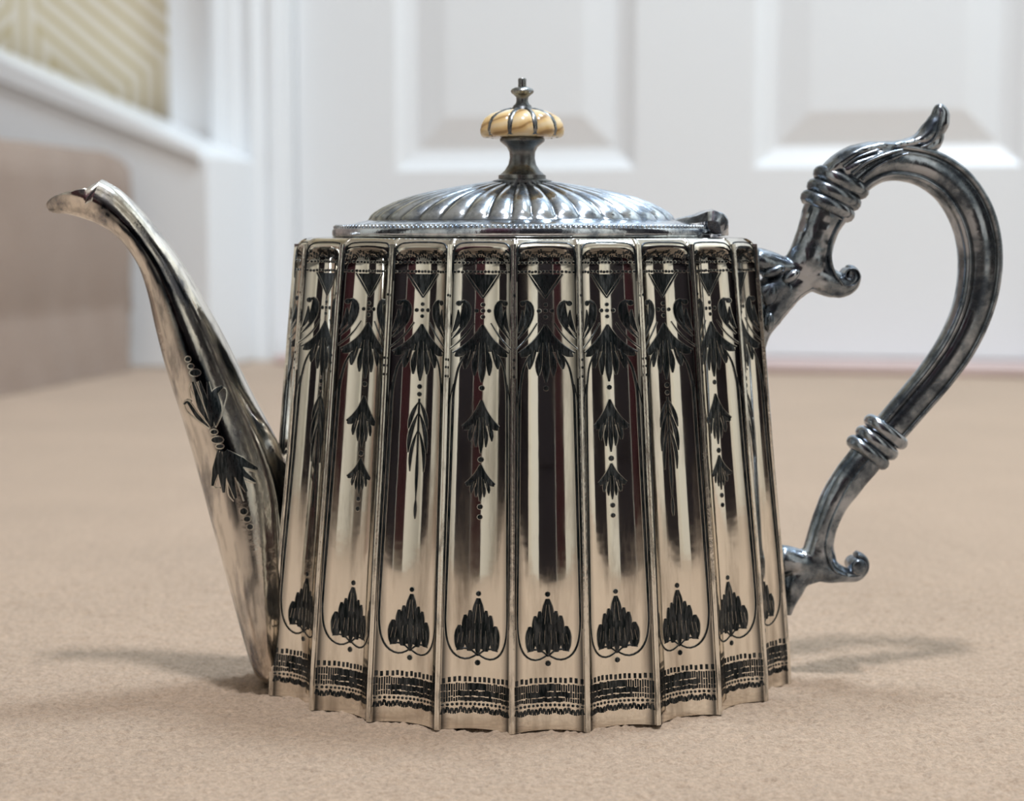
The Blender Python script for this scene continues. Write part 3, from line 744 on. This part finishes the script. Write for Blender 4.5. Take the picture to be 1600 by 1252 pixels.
# zoom frame of the flower: x = 220 + X/3.296, y = 480 + Y/3.296
Z_ = lambda X, Y: (220 + X / 3.296, 480 + Y / 3.296)
mb = MB()
for X, Y, a, b_ in ((243, 268, 3.8, 3.6), (258, 305, 4, 3.2), (280, 338, 8, 5), (378, 643, 5, 3.5), (395, 684, 9, 5), (408, 717, 5.5, 3), (530, 1052, 5.5, 5), (547, 1092, 5, 4), (562, 1132, 4.5, 4)): sp_dot(mb, *Z_(X, Y), a, b_)
build('spout_beads', mb, [M_RIM, M_ENG], pot, fix=False)
mb = MB()
for pts, ws in (([(365, 620), (310, 520), (268, 385)], [2, 9, 3]), ([(368, 615), (340, 500), (300, 380)], [2, 8, 2]), ([(372, 615), (365, 500), (345, 385)], [2, 10, 3]),
                ([(385, 610), (395, 520), (375, 440), (420, 410)], [2, 14, 12, 4]), ([(350, 615), (290, 560), (240, 480), (225, 500)], [2, 6, 5, 3])):
    sp_ribbon(mb, [Z_(*p) for p in pts], ws)
for pts in ([(355, 628), (300, 590), (235, 540), (218, 500), (235, 470), (262, 485)], [(385, 620), (415, 560), (445, 460), (440, 410), (400, 415), (375, 445)], [(255, 470), (245, 420), (260, 390)], [(345, 600), (300, 520), (258, 430)], [(350, 590), (325, 480), (290, 385)]):
    sp_ribbon(mb, [Z_(*p) for p in pts], [.1, .1], 1.3, False)
build('spout_flower', mb, [M_RIM, M_ENG], pot, fix=False)
mb = MB()
for pts, ws in (([(400, 740), (390, 830), (370, 920)], [3, 11, 4]), ([(412, 745), (420, 850), (430, 955)], [3, 13, 4]), ([(425, 745), (460, 870), (490, 985)], [3, 13, 4]), ([(435, 742), (500, 860), (545, 950)], [3, 15, 4]), ([(440, 738), (520, 800), (600, 835)], [3, 14, 4]), ([(438, 740), (530, 860), (590, 900)], [3, 12, 3])):
    sp_ribbon(mb, [Z_(*p) for p in pts], ws)
for pts in ([(385, 735), (388, 800), (360, 900), (378, 938), (410, 930)], [(425, 745), (445, 880), (450, 970), (480, 1000)], [(440, 745), (490, 880), (530, 1000)], [(445, 760), (520, 830), (600, 850)], [(590, 905), (540, 900), (470, 840)]):
    sp_ribbon(mb, [Z_(*p) for p in pts], [.1, .1], 1.2, False)
build('spout_flower', mb, [M_RIM, M_ENG], pot, fix=False)

# ---------------------------------------------------------------- handle
LAT = np.array([SL, -1, 0]); LAT = LAT / np.linalg.norm(LAT)
def tube(mb, stn, sect, n=None, close=True, lat=None):
    """stn: (px, py, thickness px, lateral half-width px); sect: list of (p, q) around"""
    arr = np.array(stn, float); n = n or len(arr) * 5; out = []
    for t in np.linspace(0, len(arr) - 1, n):
        i = min(int(t), len(arr) - 2); u = t - i; p0, p1, p2, p3 = arr[max(i - 1, 0)], arr[i], arr[i + 1], arr[min(i + 2, len(arr) - 1)]
        out.append(.5 * (2 * p1 + (p2 - p0) * u + (2 * p0 - 5 * p1 + 4 * p2 - p3) * u * u + (3 * p1 - p0 - 3 * p2 + p3) * u ** 3))
    out = np.array(out); tx, ty = np.gradient(out[:, 0]), np.gradient(out[:, 1]); h = np.hypot(tx, ty) + 1e-9; nx, ny = ty / h, -tx / h
    rws = []
    for i in range(n):
        row = []
        for (p, q) in sect:
            pt = P(out[i, 0] + nx[i] * p * out[i, 2] / 2, out[i, 1] + ny[i] * p * out[i, 2] / 2) + LAT * q * out[i, 3] / PXM
            row.append(pt)
        rws.append(row)
    if close: rws = [[np.mean(rws[0], 0)] * len(sect)] + rws + [[np.mean(rws[-1], 0)] * len(sect)]
    mb.grid(rws, closed=True); return rws
RND = [(math.cos(a), math.sin(a)) for a in np.linspace(0, 2 * math.pi, 25)[:-1]]
half = [(1, 0), (.98, .28), (.92, .48), (.80, .60), (.70, .60), (.64, .52), (.60, .50), (.45, .60), (.2, .68), (0, .70), (-.2, .68), (-.42, .60), (-.50, .55), (-.56, .58), (-.62, .66), (-.74, .66), (-.88, .52), (-.97, .28), (-1, 0)]
HS = half + [(p, -q) for p, q in half[-2:0:-1]]
groove_q = {.64: .8, .60: .9, -.50: .9, -.42: .3, .45: .2}
handle = [(1325, 283, 66, 40), (1345, 267, 64, 38), (1375, 255, 60, 36), (1410, 254, 59, 35), (1450, 264, 62, 35), (1488, 290, 66, 36), (1515, 330, 68, 36), (1529, 378, 67, 36), (1530, 430, 65, 35), (1519, 484, 61, 34), (1495, 538, 58, 33), (1462, 586, 55, 32), (1425, 630, 53, 31), (1395, 665, 52, 30), (1378, 684, 52, 29)]
mb = MB(); tube(mb, handle, HS, 130); ho = build('handle', mb, M_HAN, pot, fix=False, angle=None)
gv = [groove_q.get(p, 0.0) for p, q in HS] * 132
ho.data.attributes.new('groove_refl', 'FLOAT', 'POINT').data.foreach_set('value', gv)
def torus(cx_, cy_, length, thick, ang, name='collar_ring'):      # ring round the handle: long axis at ang in the picture plane
    mb = MB(); C = P(cx_, cy_); ex = P(cx_ + math.cos(ang) * 100, cy_ + math.sin(ang) * 100) - C; ex /= np.linalg.norm(ex)
    az = np.cross(ex, LAT); az /= np.linalg.norm(az); R = (length - thick) / 2 / PXM; r_ = thick / 2 / PXM; rw = []
    for a in np.linspace(0, 2 * math.pi, 49)[:-1]:
        d_ = ex * math.cos(a) + LAT * math.sin(a) * .82
        rw.append([C + d_ * R + (d_ * math.cos(b_) + az * math.sin(b_)) * r_ for b_ in np.linspace(0, 2 * math.pi, 13)[:-1]])
    rw.append(rw[0]); mb.grid(rw, closed=True); return build(name, mb, M_HAN, pot)
torus(1314, 285, 95, 25, math.radians(25)); torus(1303, 304, 92, 25, math.radians(25)); torus(1293, 322, 92, 25, math.radians(25))
torus(1384, 675, 82, 22, math.radians(37)); torus(1370, 692, 80, 22, math.radians(37)); torus(1356, 707, 80, 22, math.radians(37))
def remesh(name, mb, vox, mat, disp=0.0005, dscale=0.006):
    o = build(name, mb, mat, pot, fix=False)
    md = o.modifiers.new('weld', 'REMESH'); md.mode = 'VOXEL'; md.voxel_size = vox; md.use_smooth_shade = True
    ms = o.modifiers.new('soft', 'SMOOTH'); ms.factor = .6; ms.iterations = 5
    if disp:
        tx = D.textures.new('cast_relief', 'CLOUDS'); tx.noise_scale = dscale; tx.noise_depth = 2
        dd = o.modifiers.new('relief', 'DISPLACE'); dd.texture = tx; dd.strength = disp; dd.texture_coords = 'LOCAL'
    return o
# upper mount: neck, scroll, two leafy arms to the body
mb = MB()
tube(mb, [(1304, 302, 76, 34), (1290, 330, 72, 31), (1278, 360, 62, 29), (1268, 392, 66, 29), (1262, 418, 74, 28), (1258, 436, 50, 24)], RND)
tube(mb, [(1262, 425, 44, 26), (1285, 437, 48, 25), (1304, 444, 44, 22), (1322, 444, 36, 21), (1333, 434, 26, 20), (1330, 424, 20, 19), (1322, 424, 18, 18)], RND)
tube(mb, [(1255, 424, 46, 24), (1232, 420, 34, 24), (1208, 414, 38, 28), (1186, 408, 42, 30), (1176, 406, 40, 28)], RND)
tube(mb, [(1262, 436, 40, 22), (1236, 452, 42, 22), (1212, 476, 48, 22), (1196, 506, 36, 20), (1192, 532, 16, 12), (1191, 552, 7, 6)], RND)
tube(mb, [(1225, 440, 46, 26), (1204, 452, 44, 30), (1186, 462, 40, 30)], RND)
remesh('upper_handle_mount', mb, .0006, M_HAN, .0007, .005)
mb = MB(); c1 = P(1324, 433)
tube(mb, [(1304, 440, 4, 23), (1316, 446, 5, 24), (1330, 444, 5, 24), (1338, 434, 5, 24), (1334, 422, 5, 24), (1322, 420, 5, 23), (1316, 430, 5, 22), (1322, 438, 5, 21), (1328, 432, 6, 20)], RND, 40)
build('scroll', mb, M_HAN, pot)
# lobes of the leaf where the mount meets the body
for (x, y, a, b_, ang) in ((1199, 459, 13, 20, .35), (1204, 424, 9, 20, 1.2), (1198, 502, 8, 17, .1), (1230, 432, 9, 18, 1.0)):
    mb = MB(); C = P(x, y) + LAT * .0046; rw = []
    for t in np.linspace(0, math.pi, 9):
        rw.append([C + (np.array([1, 0, 0]) * (math.cos(ang) * math.cos(f) * a + math.sin(ang) * math.sin(f) * b_) + np.array([0, 0, 1]) * (-math.sin(ang) * math.cos(f) * a + math.cos(ang) * math.sin(f) * b_)) * math.sin(t) / PXM + LAT * math.cos(t) * .0022 for f in np.linspace(0, 2 * math.pi, 17)[:-1]])
    mb.grid(rw, closed=True); build('leaf_lobe', mb, M_HAN, pot)
# lower mount
mb = MB()
tube(mb, [(1372, 690, 56, 25), (1348, 722, 54, 25), (1324, 752, 52, 24), (1302, 786, 46, 23), (1287, 822, 42, 22), (1280, 852, 46, 22), (1278, 878, 58, 22), (1272, 892, 40, 20)], RND, 50)
tube(mb, [(1272, 880, 50, 22), (1296, 892, 40, 21), (1318, 898, 24, 20), (1338, 898, 20, 19), (1350, 886, 14, 18), (1348, 872, 12, 17), (1336, 866, 12, 17)], RND)
tube(mb, [(1280, 884, 46, 21), (1255, 880, 40, 22), (1236, 876, 44, 24), (1218, 874, 46, 24)], RND)
tube(mb, [(1268, 890, 44, 20), (1248, 900, 40, 20), (1238, 922, 34, 18), (1234, 945, 18, 12), (1232, 962, 8, 7)], RND)
remesh('lower_handle_mount', mb, .0006, M_HAN, .0004, .006)
mb = MB(); rws = []; C = P(1337, 883)
for r_, l_ in ((.01, 24), (9, 24), (12, 22), (13.5, 19), (13.5, -19), (12, -22), (.01, -24)):
    rws.append([C + np.array([math.cos(a), 0, math.sin(a)]) * r_ / PXM + LAT * l_ / PXM for a in np.linspace(0, 2 * math.pi, 25)[:-1]])
mb.grid(rws, closed=True); build('scroll', mb, M_HAN, pot, angle=.9)
# ridge line along lower arm and neck
for pts in ([(1362, 704, 5, 8), (1330, 742, 5, 8), (1308, 780, 5, 8), (1291, 822, 5, 8), (1286, 856, 6, 8), (1298, 886, 6, 8), (1318, 896, 5, 8)],
            [(1310, 345, 6, 8), (1296, 372, 6, 8), (1292, 400, 6, 8), (1298, 425, 6, 8), (1312, 445, 6, 8)]):
    mb = MB(); rws = tube(mb, pts, RND, 40)
    mb.v = [tuple(np.array(v) + LAT * .0040) for v in mb.v]; build('ridge_line', mb, M_HAN, pot)
# acanthus leaf and thumb rest on top
mb = MB()
tube(mb, [(1288, 272, 20, 30), (1306, 256, 26, 36), (1332, 240, 26, 37), (1364, 231, 20, 34), (1396, 228, 16, 28), (1424, 223, 18, 22), (1445, 214, 30, 20), (1461, 199, 36, 18), (1469, 183, 31, 15), (1468, 170, 22, 12), (1467, 162, 12, 7)], RND, 70)
tube(mb, [(1310, 270, 34, 38), (1335, 258, 30, 40), (1362, 246, 22, 38), (1388, 238, 14, 34)], RND)
tube(mb, [(1440, 236, 20, 18), (1456, 226, 26, 16), (1466, 210, 22, 14)], RND)
remesh('thumb_rest', mb, .0006, M_HAN, .0006, .004)
for pts, dq in (([(1338, 282, 5, 4), (1356, 266, 6, 5), (1384, 250, 6, 5), (1410, 241, 4, 4)], .0072), ([(1322, 274, 5, 4), (1344, 256, 6, 5), (1376, 242, 6, 5), (1400, 236, 4, 4)], .0078), ([(1432, 232, 4, 4), (1452, 222, 5, 5), (1462, 200, 5, 4), (1466, 176, 3, 3)], .0036), ([(1310, 262, 4, 4), (1330, 248, 5, 5), (1362, 236, 5, 4)], .0072)):
    mb = MB(); tube(mb, pts, RND, 30); mb.v = [tuple(np.array(v) + LAT * dq) for v in mb.v]; build('leaf_vein', mb, M_HAN, pot)
